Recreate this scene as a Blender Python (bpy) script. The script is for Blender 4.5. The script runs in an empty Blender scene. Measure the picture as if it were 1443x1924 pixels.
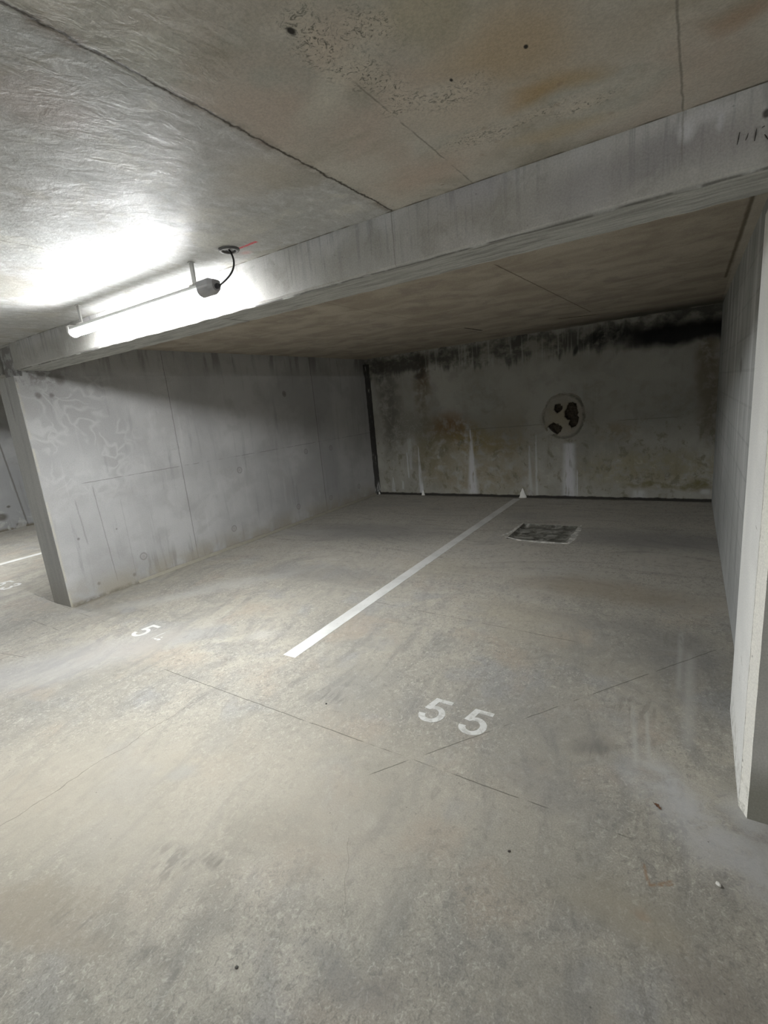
import bpy, bmesh, math, random
from mathutils import Vector, Matrix, noise as mnoise
random.seed(7)
scene = bpy.context.scene
COL = scene.collection

# ------------------------------------------------------------------ camera
F_PX, CX, CY, H = 907.756, 721.5, 962.0, 1.6
ROT = ((0.8424867, 0.53085918, -0.09167706), (0.04017645, -0.23161721, -0.97197702), (-0.53721691, 0.81519445, -0.21646245))
RM = Matrix(ROT)                       # world -> (right, down, forward)
cam_d = bpy.data.cameras.new('camera')
cam = bpy.data.objects.new('camera', cam_d)
COL.objects.link(cam)
cam_d.sensor_fit = 'VERTICAL'
cam_d.sensor_height = 36.0
cam_d.sensor_width = 27.0
cam_d.lens = F_PX / 1924 * 36.0
cam_d.clip_start = 0.02
m = Matrix((RM[0], -RM[1], -RM[2])).transposed().to_4x4()
m.translation = (0, 0, H)
cam.matrix_world = m
scene.camera = cam

# ------------------------------------------------------------------ world, exposure
w = bpy.data.worlds.new('world'); scene.world = w
w.use_nodes = True
w.node_tree.nodes['Background'].inputs[0].default_value = (0.5, 0.5, 0.48, 1)
w.node_tree.nodes['Background'].inputs[1].default_value = 0.02
vs = scene.view_settings
scene.display_settings.display_device = 'sRGB'
vs.view_transform = 'Standard'; vs.look = 'None'; vs.gamma = 1.0
vs.use_curve_mapping = False
vs.exposure = 0.08
LAMP_POWER = 385.0          # emission of the visible batten's diffuser
AISLE_POWER = 350.0         # the car park's other battens
LAMP_COL = (0.97, 0.99, 1.0)

# ------------------------------------------------------------------ dimensions (metres)
ZC = 2.39                  # ceiling
XA0, XA1 = -5.26, -4.92    # dividing wall left of bay 54
YA = 1.95                  # its near end
YB = 7.3                   # back wall
XR = 0.205                 # right wall
BY0, BY1, BZ = 1.98, 2.25, 2.17   # beam
XL = -10.46                # far left wall

def on(px, py, axis, val):
    """point of the scene seen at pixel px,py lying on plane axis=val"""
    d = RM.transposed() @ Vector((px - CX, py - CY, F_PX))
    v = val - (H if axis == 2 else 0)
    p = d * (v / d[axis])
    return Vector((p.x, p.y, p.z + H))

# ------------------------------------------------------------------ object helpers
def obj(name, bm, mats, parent=None, smooth=False):
    me = bpy.data.meshes.new(name)
    bm.normal_update(); bm.to_mesh(me); bm.free()
    for mm in (mats if isinstance(mats, (list, tuple)) else [mats]):
        me.materials.append(mm)
    if smooth:
        for p in me.polygons: p.use_smooth = True
    o = bpy.data.objects.new(name, me); COL.objects.link(o)
    if parent: o.parent = parent
    return o

def empty(name, loc, label=None, cat=None, group=None):
    o = bpy.data.objects.new(name, None); COL.objects.link(o)
    o.location = loc; o.empty_display_size = 0.1
    tag(o, label, cat, group)
    return o

def tag(o, label=None, cat=None, group=None, kind=None):
    if label: o['label'] = label
    if cat: o['category'] = cat
    if group: o['group'] = group
    if kind: o['kind'] = kind
    return o

def box(bm, x0, x1, y0, y1, z0, z1, mi=0):
    vs_ = [bm.verts.new(p) for p in ((x0,y0,z0),(x1,y0,z0),(x1,y1,z0),(x0,y1,z0),(x0,y0,z1),(x1,y0,z1),(x1,y1,z1),(x0,y1,z1))]
    for q in ((0,3,2,1),(4,5,6,7),(0,1,5,4),(1,2,6,5),(2,3,7,6),(3,0,4,7)):
        f = bm.faces.new([vs_[i] for i in q]); f.material_index = mi
    return vs_

def prism(bm, pts, axis, a0, a1, n=1, jit=0.0, mi=0, jit_idx=None, seed=0.0):
    """closed profile pts swept along axis from a0 to a1 in n steps; jit roughens the chosen arrises"""
    rings = []
    for i in range(n + 1):
        a = a0 + (a1 - a0) * i / n
        r = []
        for k, (u, v) in enumerate(pts):
            if jit and (jit_idx is None or k in jit_idx):
                q = mnoise.noise(Vector((a * 3.1 + seed, k * 5.3, 0.0))) + 0.6 * mnoise.noise(Vector((a * 14.0, k * 3.3 + seed, 2.0)))
                u2, v2 = u + q * jit, v + mnoise.noise(Vector((a * 11.0, k * 7.7, 9.0 + seed))) * jit
            else: u2, v2 = u, v
            p = {0: (a, u2, v2), 1: (u2, a, v2), 2: (u2, v2, a)}[axis]
            r.append(bm.verts.new(p))
        rings.append(r)
    L = len(pts)
    for i in range(n):
        for k in range(L):
            f = bm.faces.new((rings[i][k], rings[i][(k+1) % L], rings[i+1][(k+1) % L], rings[i+1][k])); f.material_index = mi
    bm.faces.new(rings[0][::-1]).material_index = mi
    bm.faces.new(rings[-1]).material_index = mi
    bmesh.ops.recalc_face_normals(bm, faces=bm.faces)

def tube(bm, path, rad, seg=12, cap=True):
    path = [Vector(p) for p in path]
    rings = []
    prev = None
    for i, p in enumerate(path):
        t = (path[min(i+1, len(path)-1)] - path[max(i-1, 0)]).normalized()
        if prev is None:
            a = t.orthogonal().normalized()
        else:
            a = (prev - t * prev.dot(t)).normalized()
        prev = a; b = t.cross(a)
        r = rad[i] if isinstance(rad, (list, tuple)) else rad
        rings.append([bm.verts.new(p + (a * math.cos(2*math.pi*k/seg) + b * math.sin(2*math.pi*k/seg)) * r) for k in range(seg)])
    for i in range(len(rings)-1):
        for k in range(seg):
            bm.faces.new((rings[i][k], rings[i][(k+1) % seg], rings[i+1][(k+1) % seg], rings[i+1][k]))
    if cap:
        bm.faces.new(rings[0][::-1]); bm.faces.new(rings[-1])
    bmesh.ops.recalc_face_normals(bm, faces=bm.faces)

def plate(bm, outline, z0, z1):
    """closed 2-D outline given a thickness"""
    lo = [bm.verts.new((x, y, z0)) for x, y in outline]
    hi = [bm.verts.new((x, y, z1)) for x, y in outline]
    n = len(outline)
    t = bm.faces.new(hi); b = bm.faces.new(lo[::-1]); t.normal_update(); b.normal_update()
    for k in range(n): bm.faces.new((lo[k], lo[(k+1) % n], hi[(k+1) % n], hi[k]))
    bmesh.ops.triangulate(bm, faces=[t, b])
    bmesh.ops.recalc_face_normals(bm, faces=bm.faces)

# ------------------------------------------------------------------ node language
class S:
    def __init__(s, g, sock): s.g, s.s = g, sock
    def _o(s, op, b=None, r=False):
        n = s.g.nt.nodes.new('ShaderNodeMath'); n.operation = op
        a = s
        if r: a, b = b, s
        for i, q in ((0, a), (1, b)):
            if q is None: continue
            if isinstance(q, S): s.g.nt.links.new(q.s, n.inputs[i])
            else: n.inputs[i].default_value = q
        return S(s.g, n.outputs[0])
    def __add__(s, b): return s._o('ADD', b)
    __radd__ = __add__
    def __mul__(s, b): return s._o('MULTIPLY', b)
    __rmul__ = __mul__
    def __sub__(s, b): return s._o('SUBTRACT', b)
    def __rsub__(s, b): return s._o('SUBTRACT', b, True)
    def __truediv__(s, b): return s._o('DIVIDE', b)
    def max(s, b): return s._o('MAXIMUM', b)
    def min(s, b): return s._o('MINIMUM', b)
    def abs(s): return s._o('ABSOLUTE')
    def pow(s, b): return s._o('POWER', b)
    def frac(s): return s._o('FRACT')
    def floor(s): return s._o('FLOOR')

class G:
    def __init__(self, name):
        self.mat = bpy.data.materials.new(name); self.mat.use_nodes = True
        self.nt = self.mat.node_tree; self.nt.nodes.clear()
        geo = self.nt.nodes.new('ShaderNodeNewGeometry')
        self.pos = S(self, geo.outputs['Position'])
        self.nrm = S(self, geo.outputs['Normal'])
        sep = self.nt.nodes.new('ShaderNodeSeparateXYZ'); self.nt.links.new(self.pos.s, sep.inputs[0])
        self.x, self.y, self.z = (S(self, sep.outputs[i]) for i in range(3))
        self.bumps = []
    def vec(self, a, b, c=0.0):
        n = self.nt.nodes.new('ShaderNodeCombineXYZ')
        for i, q in enumerate((a, b, c)):
            if isinstance(q, S): self.nt.links.new(q.s, n.inputs[i])
            else: n.inputs[i].default_value = q
        return S(self, n.outputs[0])
    def vm(self, op, a, b, out=0):
        n = self.nt.nodes.new('ShaderNodeVectorMath'); n.operation = op
        for i, q in ((0, a), (1, b)):
            if q is None: continue
            if isinstance(q, S): self.nt.links.new(q.s, n.inputs[i])
            else: n.inputs[i].default_value = q
        return S(self, n.outputs[out])
    def noise(self, v, scale, detail=4, rough=0.55, dist=0.0, col=False):
        detail = min(detail, 3 if col else 5)
        n = self.nt.nodes.new('ShaderNodeTexNoise')
        self.nt.links.new(v.s, n.inputs['Vector'])
        n.inputs['Scale'].default_value = scale; n.inputs['Detail'].default_value = detail
        n.inputs['Roughness'].default_value = rough; n.inputs['Distortion'].default_value = dist
        return S(self, n.outputs['Color' if col else 'Fac'])
    def voro(self, v, scale, feature='F1', out='Distance', rnd=1.0):
        n = self.nt.nodes.new('ShaderNodeTexVoronoi'); n.feature = feature
        self.nt.links.new(v.s, n.inputs['Vector'])
        n.inputs['Scale'].default_value = scale; n.inputs['Randomness'].default_value = rnd
        return S(self, n.outputs[out])
    def ss(self, v, a, b, lo=0.0, hi=1.0):
        """smooth step: lo below a, hi above b"""
        n = self.nt.nodes.new('ShaderNodeMapRange'); n.interpolation_type = 'SMOOTHSTEP'
        if a > b: a, b, lo, hi = b, a, hi, lo
        for i, q in enumerate((v, a, b, lo, hi)):
            if isinstance(q, S): self.nt.links.new(q.s, n.inputs[i])
            else: n.inputs[i].default_value = q
        return S(self, n.outputs[0])
    def mix(self, a, b, f, mode='MIX'):
        n = self.nt.nodes.new('ShaderNodeMix'); n.data_type = 'RGBA'; n.blend_type = mode
        n.clamp_factor = True
        for sock, q in ((n.inputs[6], a), (n.inputs[7], b)):
            if isinstance(q, S): self.nt.links.new(q.s, sock)
            else: sock.default_value = (*q, 1)
        if isinstance(f, S): self.nt.links.new(f.s, n.inputs[0])
        else: n.inputs[0].default_value = f
        return S(self, n.outputs[2])
    def gain(self, c, f):
        """multiply a colour by a scalar"""
        return S(self, self.vm('SCALE', c, None).s) if False else self._scale(c, f)
    def _scale(self, c, f):
        n = self.nt.nodes.new('ShaderNodeVectorMath'); n.operation = 'SCALE'
        self.nt.links.new(c.s, n.inputs[0])
        if isinstance(f, S): self.nt.links.new(f.s, n.inputs[3])
        else: n.inputs[3].default_value = f
        return S(self, n.outputs[0])
    # -- marks, p is a vector (u, v, 0)
    def ell(self, p, c, r, soft=0.4, rot=0.0):
        d = self.vm('SUBTRACT', p, (c[0], c[1], 0))
        if rot:
            ca, sa = math.cos(rot), math.sin(rot)
            a = self.vm('DOT_PRODUCT', d, (ca / r[0], sa / r[0], 0), 1)
            b = self.vm('DOT_PRODUCT', d, (-sa / r[1], ca / r[1], 0), 1)
            d = self.vec(a, b)
        else: d = self.vm('MULTIPLY', d, (1 / r[0], 1 / r[1], 0))
        return self.ss(self.vm('LENGTH', d, None, 1), 1 + soft, 1 - soft)
    def seg(self, p, a, b, w, soft=1.0, fade=0.03):
        d = self.vm('SUBTRACT', p, (a[0], a[1], 0))
        dx, dy = b[0] - a[0], b[1] - a[1]; L = math.hypot(dx, dy); dx /= L; dy /= L
        t = self.vm('DOT_PRODUCT', d, (dx, dy, 0), 1)
        s = self.vm('DOT_PRODUCT', d, (-dy, dx, 0), 1).abs()
        return self.ss(s, w * (1 + soft), w * max(0.0, 1 - soft)) * self.ss((t - L / 2).abs(), L / 2 + fade, L / 2 - fade)
    def run(self, p, u, v0, v1, w0, w1):
        """vertical run: narrow w0 at v0, width w1 at v1"""
        sp = self.nt.nodes.new('ShaderNodeSeparateXYZ'); self.nt.links.new(p.s, sp.inputs[0])
        U, V = S(self, sp.outputs[0]), S(self, sp.outputs[1])
        t = (V - v0) * (1.0 / (v1 - v0))
        hw = t.max(0).min(1) * (w1 - w0) + w0
        k = ((U - u).abs()) / hw
        lo, hi = min(v0, v1), max(v0, v1)
        return self.ss(k, 1.3, 0.3) * self.ss((V - (lo + hi) / 2).abs(), (hi - lo) / 2 + 0.02, (hi - lo) / 2 - 0.03)
    def finish(self, colour, rough, height=None, bump=0.4, dist=0.01, spec=0.4, metallic=0.0):
        b = self.nt.nodes.new('ShaderNodeBsdfPrincipled'); o = self.nt.nodes.new('ShaderNodeOutputMaterial')
        self.nt.links.new(b.outputs[0], o.inputs[0])
        for name, q in (('Base Color', colour), ('Roughness', rough)):
            if isinstance(q, S): self.nt.links.new(q.s, b.inputs[name])
            elif isinstance(q, tuple): b.inputs[name].default_value = (*q, 1)
            else: b.inputs[name].default_value = q
        b.inputs['Specular IOR Level'].default_value = spec
        b.inputs['Metallic'].default_value = metallic
        if height is not None:
            n = self.nt.nodes.new('ShaderNodeBump'); n.inputs['Strength'].default_value = bump
            n.inputs['Distance'].default_value = dist
            self.nt.links.new(height.s, n.inputs['Height']); self.nt.links.new(n.outputs[0], b.inputs['Normal'])
        return self.mat

def plain(name, col, rough=0.5, metallic=0.0, spec=0.4, var=0.08, emit=None):
    g = G(name)
    n = g.noise(g.pos, 35, 3)
    c = g.mix(tuple(q * (1 - var) for q in col), tuple(min(1, q * (1 + var)) for q in col), n)
    mt = g.finish(c, rough, n, 0.08, 0.002, spec, metallic)
    if emit:
        b = next(q for q in g.nt.nodes if q.type == 'BSDF_PRINCIPLED')
        b.inputs['Emission Color'].default_value = (*emit[0], 1); b.inputs['Emission Strength'].default_value = emit[1]
    return mt

# ------------------------------------------------------------------ concrete of the floor
def P2(px, py): q = on(px, py, 2, 0.0); return (q.x, q.y)
def mat_floor():
    g = G('floor_concrete')
    warp = g.noise(g.pos, 2.2, 4, 0.6, col=True)
    wv = g.vm('MULTIPLY', g.vm('SUBTRACT', warp, (0.5, 0.5, 0.5)), (0.35, 0.35, 0))
    p = g.vm('ADD', g.pos, wv)
    fine = g.vm('ADD', g.pos, g.vm('MULTIPLY', g.vm('SUBTRACT', g.noise(g.pos, 9, 3, col=True), (0.5, 0.5, 0.5)), (0.012, 0.012, 0)))
    big = g.noise(p, 0.8, 5, 0.55)
    bay_lift = g.ss(g.y, 2.6, 4.8)
    mid = g.noise(p, 3.2, 7, 0.62, 0.6)
    col = g.mix((0.385, 0.375, 0.345), (0.50, 0.485, 0.44), g.ss(big, 0.36, 0.64))
    col = g.mix(col, (0.335, 0.335, 0.325), g.ss(mid, 0.46, 0.66) * 0.75)
    col = g.mix(col, (0.57, 0.565, 0.54), g.ss(g.noise(p, 5.0, 8, 0.65, 0.4), 0.56, 0.74) * 0.6)
    # hue drift: bluish and pinkish brown clouds
    col = g.mix(col, (0.37, 0.385, 0.41), g.ss(g.noise(g.vm('ADD', p, (7, 3, 0)), 1.9, 4), 0.52, 0.66) * 0.6)
    col = g.mix(col, (0.45, 0.40, 0.345), g.ss(g.noise(g.vm('ADD', p, (1, 9, 0)), 2.1, 4), 0.52, 0.68) * 0.65)
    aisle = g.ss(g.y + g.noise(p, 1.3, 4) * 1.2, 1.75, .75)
    col = g.mix(col, (0.345, 0.335, 0.305), aisle * .5)  # tyre-dirty grey, also darkening the floor colour to tone down the bright foreground
    col = g.mix(col, (0.60, 0.59, 0.555), bay_lift * .72)  # floor colour lightened deep in the bays, standing in for missing light
    # float and tyre marks, drawn out along the bay and turning in the aisle
    ang = g.noise(g.pos, 0.55, 1) * 1.6 - 0.35
    sx = g.vec(g.x * 9.0 + g.y * 2.0 + ang * 6.0, g.y * 1.3 - g.x * 0.4, 0)
    drag = g.noise(sx, 1.1, 7, 0.62)
    sy = g.vec(g.x * 1.3, g.y * 8.0 + ang * 7.0, 0)
    drag2 = g.noise(sy, 1.1, 7, 0.6)
    inbay = g.ss(g.y, 2.6, 4.2)
    col = g.mix(col, (0.29, 0.29, 0.285), g.ss(drag, 0.50, 0.68) * (0.62 - inbay * 0.45))
    col = g.mix(col, (0.25, 0.25, 0.245), g.ss(drag2, 0.50, 0.70) * (inbay * 0.36 + 0.08))
    col = g.mix(col, (0.56, 0.555, 0.54), g.ss(drag2, 0.46, 0.32) * inbay * 0.6)
    mot = g.noise(g.vec(g.x, g.y * .8, 3), 24, 5, .7, .5)
    col = g.mix(col, (0.25, 0.25, 0.24), g.ss(mot, .53, .66) * .50)
    col = g.mix(col, (0.68, 0.67, 0.63), g.ss(mot, .45, .33) * .28)
    # scabbed orange-peel texture
    peelmask = g.ss(g.noise(p, 1.1, 3), 0.38, 0.54)
    peel = g.noise(g.vec(g.x, g.y * 0.8, 0), 55, 3, 0.6, 1.2)
    col = g.mix(col, (0.28, 0.28, 0.27), g.ss(peel, 0.54, 0.66) * peelmask * 0.75)
    col = g.mix(col, (0.66, 0.65, 0.61), g.ss(peel, 0.44, 0.33) * peelmask * 0.55)
    grain = g.noise(g.pos, 170, 2, 0.7)
    col = g._scale(col, g.ss(grain, 0.25, 0.75, 0.84, 1.16))
    # large marks of their own shape
    for (px, py, rx, ry, ro, c, k) in (
        (690, 1000, .95, .40, .1, (0.26,0.265,0.275), .6), (600, 1080, .7, .22, .15, (0.28,0.28,0.28), .45),
        (1230, 1015, .75, .30, 0, (0.26,0.265,0.28), .6), (1120, 1170, .5, .12, 0, (0.27,0.27,0.275), .45),
        (1290, 1235, .22, .30, .3, (0.25,0.255,0.265), .55), (1105, 1400, .09, .06, .2, (0.20,0.20,0.20), .5),
        (1010, 1330, .40, .20, .2, (0.30,0.30,0.30), .35), (1050, 1480, .25, .1, -.2, (0.28,0.28,0.29), .35),
        (820, 1065, .35, .25, 0, (0.50,0.47,0.38), .35), (1130, 1110, .6, .22, 0, (0.36,0.31,0.24), .5),
        (960, 1160, .35, .3, 0, (0.50,0.46,0.37), .35), (250, 1500, 1.2, .5, .5, (0.56,0.53,0.46), .55),
        (60, 1700, .25, .08, .5, (0.36,0.32,0.26), .5), (110, 1760, .2, .05, .4, (0.38,0.34,0.28), .5),
        (640, 1850, .12, .05, 0, (0.27,0.27,0.28), .4), (720, 1860, .05, .04, 0, (0.25,0.24,0.23), .4),
        (1350, 1860, .12, .10, .3, (0.27,0.25,0.23), .45), (1180, 1690, .16, .10, 0, (0.40,0.37,0.30), .5),
        (300, 1200, .12, .22, .3, (0.42,0.39,0.345), .5), (490, 1195, .10, .08, 0, (0.60,0.60,0.60), .5),
        (380, 1110, .9, .12, .9, (0.55,0.555,0.56), .5), (560, 1000, .6, .14, .2, (0.52,0.525,0.53), .5),
        (980, 970, .3, .18, .1, (0.43,0.435,0.43), .5), (740, 950, .5, .10, .2, (0.42,0.42,0.42), .5),
        (100, 1250, .9, .25, 1.0, (0.53,0.54,0.56), .55), (350, 1450, .07, .05, 0, (0.44,0.46,0.47), .4),
        ):
        c0 = P2(px, py)
        col = g.mix(col, c, g.ell(p, c0, (rx, ry), 0.65, ro) * k)
    # pale sweep of cement slurry beside the right hand pier
    a, b2, c3, d3 = P2(1200, 1440), P2(1285, 1600), P2(1440, 1660), P2(1290, 1180)
    sl = g.seg(p, a, P2(1330, 1590), 0.085, 1.0, .1).max(g.seg(p, P2(1300, 1560), P2(1500, 1720), 0.085, 1.0, .1)).max(g.seg(p, P2(1380, 1500), P2(1470, 1680), 0.07, 1.0, .1) * .8)
    col = g.mix(col, (0.60, 0.625, 0.66), sl * g.ss(g.noise(p, 6, 5, .65), .28, .55) * 0.8)
    for q in ((1280, 1190, 1275, 1300, .012), (1296, 1230, 1292, 1400, .022), (1190, 1330, 1195, 1440, .010), (1215, 1340, 1220, 1430, .007)):
        col = g.mix(col, (0.55, 0.56, 0.56), g.seg(fine, P2(q[0], q[1]), P2(q[2], q[3]), q[4], 1.0, .08) * .55)
    # pale rectangle by the dividing wall
    # rows of dark tyre-tread comma marks
    tread = g.noise(g.vec(g.x * 26, g.y * 5, 0), 1.0, 3, 0.6, 0.8)
    for (px, py, rx, ry) in ((1105, 1405, .07, .07), (1180, 1330, .1, .1), (610, 1300, .12, .05), (560, 1275, .08, .03), (330, 1600, .12, .05), (160, 1720, .12, .04), (1270, 1200, .07, .09), (300, 1810, .07, .03), (410, 1610, .06, .03)):
        col = g.mix(col, (0.23, 0.225, 0.215), g.ell(p, P2(px, py), (rx, ry), .6) * g.ss(tread, .45, .62) * .6)
    # rust angle
    rn = g.ss(g.noise(g.pos, 60, 3), .35, .55)
    for q in ((1209, 1622, 1221, 1664, .0045), (1221, 1664, 1262, 1656, .0045), (1240, 1664, 1268, 1662, .003)):
        col = g.mix(col, (0.34, 0.21, 0.12), g.seg(fine, P2(q[0], q[1]), P2(q[2], q[3]), q[4], 1.0, .008) * rn * .7)
    col = g.mix(col, (0.42, 0.30, 0.22), g.ell(p, P2(1190, 1675), (.03, .02), .7) * .35)
    # saw cuts and cracks
    brk = g.ss(g.noise(g.pos, 4.5, 2), .40, .50)
    cr = g.seg(fine, (-2.95, 1.622), (-1.70, 1.618), .0022, .8)
    for q in (((-1.72, 1.618), (-0.15, 1.618)), ((-1.16, 1.46), (0.15, 3.20)), ((-2.30, 3.09), (-0.6, 3.00)), ((-4.9, 1.93), (-5.8, 1.99)), (P2(60, 1165), P2(110, 1184)), (P2(150, 1152), P2(215, 1174)), (P2(0, 1227), P2(60, 1237))):
        cr = cr.max(g.seg(fine, q[0], q[1], .0022, .8) * brk)
    wob = g.vm('ADD', g.pos, g.vm('MULTIPLY', g.vm('SUBTRACT', g.noise(g.pos, 5, 5, .6, col=True), (.5, .5, .5)), (.09, .09, 0)))
    crv = g.seg(wob, (-2.43, 0.35), (-2.43, 1.55), .0016, .8).max(g.seg(wob, (-2.2, .15), (-2.43, .5), .0012, .8))
    crv = crv.max(g.seg(wob, (-1.05, 1.15), (-0.9, 0.9), .0012, .8) * .5)
    col = g.mix(col, (0.10, 0.095, 0.085), cr * .85)
    col = g.mix(col, (0.17, 0.16, 0.14), crv * .8)
    # grit and pits
    pit = g.ss(g.voro(g.pos, 9.0), 0.035, 0.015)
    col = g.mix(col, (0.10, 0.095, 0.09), pit * .6)
    # dirt gathered against the walls
    edge = g.ss(g.noise(g.pos, 7, 5), .3, .7)
    dirt = g.ss(g.x, XA1 + .10, XA1) * g.ss(g.x, XA1 - .02, XA1) * g.ss(g.y, 1.9, 2.0)
    dirt = dirt.max(g.ss(g.y, YB - .12, YB - .01) * g.ss(g.x, XA1 - .05, XA1))
    col = g.mix(col, (0.22, 0.20, 0.16), dirt * edge * .8)
    hgt = g.noise(g.pos, 7, 4, .6) * 0.6 + peel * 0.25 + grain * 0.08
    rough = g.ss(mid, .3, .7, .55, .75)
    col = g.mix(col, (1.0, .965, .90), 1.0, 'MULTIPLY')
    return g.finish(g._scale(col, .72), rough, hgt, 0.45, 0.012, 0.30)

# ------------------------------------------------------------------ concrete of the ceiling
def PC(px, py): q = on(px, py, 2, ZC); return (q.x, q.y)
def mat_ceiling():
    g = G('ceiling_concrete')
    wv = g.vm('MULTIPLY', g.vm('SUBTRACT', g.noise(g.pos, 2.5, 4, .6, col=True), (0.5, 0.5, 0.5)), (0.25, 0.25, 0))
    p = g.vm('ADD', g.pos, wv)
    fine = g.vm('ADD', g.pos, g.vm('MULTIPLY', g.vm('SUBTRACT', g.noise(g.pos, 12, 4, .65, col=True), (0.5, 0.5, 0.5)), (0.012, 0.012, 0)))
    big = g.noise(p, 1.1, 4); mid = g.noise(p, 4.0, 7, .6, .3)
    col = g.mix((0.36, 0.34, 0.30), (0.45, 0.43, 0.385), g.ss(big, .38, .62))
    col = g.mix(col, (0.33, 0.335, 0.30), g.ss(mid, .48, .64) * .6)
    col = g.mix(col, (0.40, 0.335, 0.285), g.ss(g.noise(g.vm('ADD', p, (4, 0, 0)), 1.8, 4), .52, .70) * .6)
    col = g.mix(col, (0.50, 0.49, 0.455), g.ss(g.noise(g.vm('ADD', p, (0, 5, 0)), 3.0, 5), .56, .70) * .45)
    left = g.ss(g.x, -1.10, -1.14)
    # cool grey, finely scratched panel around the lamp
    hatch = g.noise(g.vec(g.x * 3 + g.y * 9, g.x * 14 - g.y * 3, 0), 1.6, 6, .65, .5)
    col = g.mix(col, (0.375, 0.39, 0.40), left * .65)
    col = g.mix(col, (0.30, 0.295, 0.28), left * g.ss(hatch, .50, .62) * .5)
    col = g.mix(col, (0.54, 0.545, 0.545), left * g.ss(hatch, .46, .34) * .5)
    bl = g.noise(g.vm('ADD', p, (8, 2, 0)), 2.2, 5, .65, .4)
    col = g.mix(col, (0.27, 0.25, 0.20), g.ss(bl, .54, .66) * .55)
    col = g.mix(col, (0.52, 0.51, 0.46), g.ss(bl, .44, .34) * .45)
    # rust and damp stains
    for (px, py, rx, ry, ro, c, k) in (
        (1075, 140, .09, .06, .3, (0.34,0.26,0.15), .55), (990, 185, .08, .05, 0, (0.33,0.23,0.11), .55), (950, 100, .16, .14, .3, (0.37,0.28,0.17), .5),
        (1400, 20, .07, .04, 0, (0.31,0.23,0.16), .5), (1050, 250, .15, .05, .3, (0.42,0.36,0.26), .5),
        (640, 80, .05, .10, .5, (0.42,0.36,0.30), .4), (870, 220, .13, .08, .3, (0.43,0.37,0.30), .4), (800, 20, .10, .1, 0, (0.38,0.34,0.24), .4),
        (640, 170, .16, .05, -.4, (0.50,0.49,0.43), .4), (700, 185, .09, .04, -.4, (0.27,0.27,0.23), .4), (420, 110, .08, .04, 0, (0.28,0.26,0.21), .35),
        (800, 330, .20, .10, 0, (0.42,0.34,0.28), .4), (1180, 60, .14, .08, 0, (0.40,0.36,0.30), .4), (80, 200, .1, .1, 0, (0.34,0.28,0.25), .35),
        (500, 330, .16, .12, 0, (0.40,0.37,0.32), .5)):
        col = g.mix(col, c, g.ell(p, PC(px, py), (rx, ry), .7, ro) * min(1, k * 1.35))
    # bands of honeycombed, pitted concrete
    pits = g.ss(g.noise(g.pos, 48, 5, .75, 1.8), .52, .60)
    pm = g.seg(p, PC(540, 0), PC(650, 120), .045, 1.0, .05).max(g.seg(p, PC(650, 120), PC(790, 210), .05, 1.0, .05))
    for (px, py, rx, ry) in ((850, 190, .10, .045), (900, 260, .11, .05), (1010, 215, .10, .025), (1110, 195, .09, .03), (700, 60, .06, .08), (760, 210, .08, .04)):
        pm = pm.max(g.ell(p, PC(px, py), (rx, ry), .7) * .9)
    col = g.mix(col, (0.11, 0.105, 0.085), pm * pits * .9)
    col = g.mix(col, (0.50, 0.45, 0.38), pm * (1 - pits) * .5)
    spot = g.ss(g.voro(g.vec(g.x * 1.0, g.y * 1.8, 0), 6.0), .07, .03) * g.ss(g.noise(g.pos, 2, 2), .45, .6)
    col = g.mix(col, (0.16, 0.12, 0.09), spot * .6)
    blotch = g.ss(g.voro(fine, 11.0), .14, .08) * g.ss(g.noise(g.vm('ADD', g.pos, (3, 3, 0)), 1.5, 2), .5, .62)
    col = g.mix(col, (0.27, 0.21, 0.16), blotch * .35)
    for (px, py, r) in ((547, 58, .008), (848, 150, .004), (987, 88, .005), (120, 512, .004)):
        col = g.mix(col, (0.03, 0.028, 0.025), g.ell(fine, PC(px, py), (r, r * 1.6), .4))
    # joints between the formwork boards
    brk = g.ss(g.noise(g.pos, 6, 3), .36, .5)
    jag = g.vm('ADD', g.pos, g.vm('MULTIPLY', g.vm('SUBTRACT', g.noise(g.pos, 16, 5, .7, col=True), (.5, .5, .5)), (.035, .02, 0)))
    jm = g.seg(jag, (-1.115, -2.0), (-1.115, 1.99), .0045, .9)
    halo = g.seg(jag, (-1.120, -2.0), (-1.120, 1.99), .022, .9) * g.ss(g.noise(g.pos, 9, 4), .4, .62)
    j2 = g.seg(fine, (-0.072, -2), (-0.072, 1.99), .0028, .9).max(g.seg(fine, (-2.41, -2), (-2.41, 1.99), .0026, .9))
    j2 = j2.max(g.seg(fine, (-0.755, 1.2), (-0.755, 1.97), .0025, .9) * brk).max(g.seg(fine, (-3.7, -2), (-3.7, 1.99), .0026, .9))
    jb = g.seg(fine, (-2.0, 2.2), (-0.9, 7.3), .0001, .9)
    col = g.mix(col, (0.17, 0.135, 0.105), halo * .65)
    col = g.mix(col, (0.06, 0.052, 0.042), jm)
    col = g.mix(col, (0.17, 0.155, 0.13), j2 * .75)
    for xx in (-1.55, -0.62, -2.9):     # scratches
        col = g.mix(col, (0.20, 0.17, 0.14), g.seg(wv and fine, (xx, .3), (xx + .12, 1.1), .0012, .9) * brk * .4)
    # ledge line of the beam formwork
    ed = g.ss((g.y - (BY0 - .004)).abs(), .010, .002) * g.ss(g.noise(g.pos, 10, 4), .35, .6)
    col = g.mix(col, (0.10, 0.09, 0.07), ed * .9)
    # red setting-out mark
    rm = g.seg(fine, PC(449, 467), PC(482, 454), .009, .7, .006) * g.ss(g.noise(g.pos, 70, 3), .3, .5)
    rm2 = g.ell(fine, PC(462, 475), (.03, .02), .8) * .35
    col = g.mix(col, (0.62, 0.06, 0.09), rm * .9)
    col = g.mix(col, (0.60, 0.25, 0.25), rm2)
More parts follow.
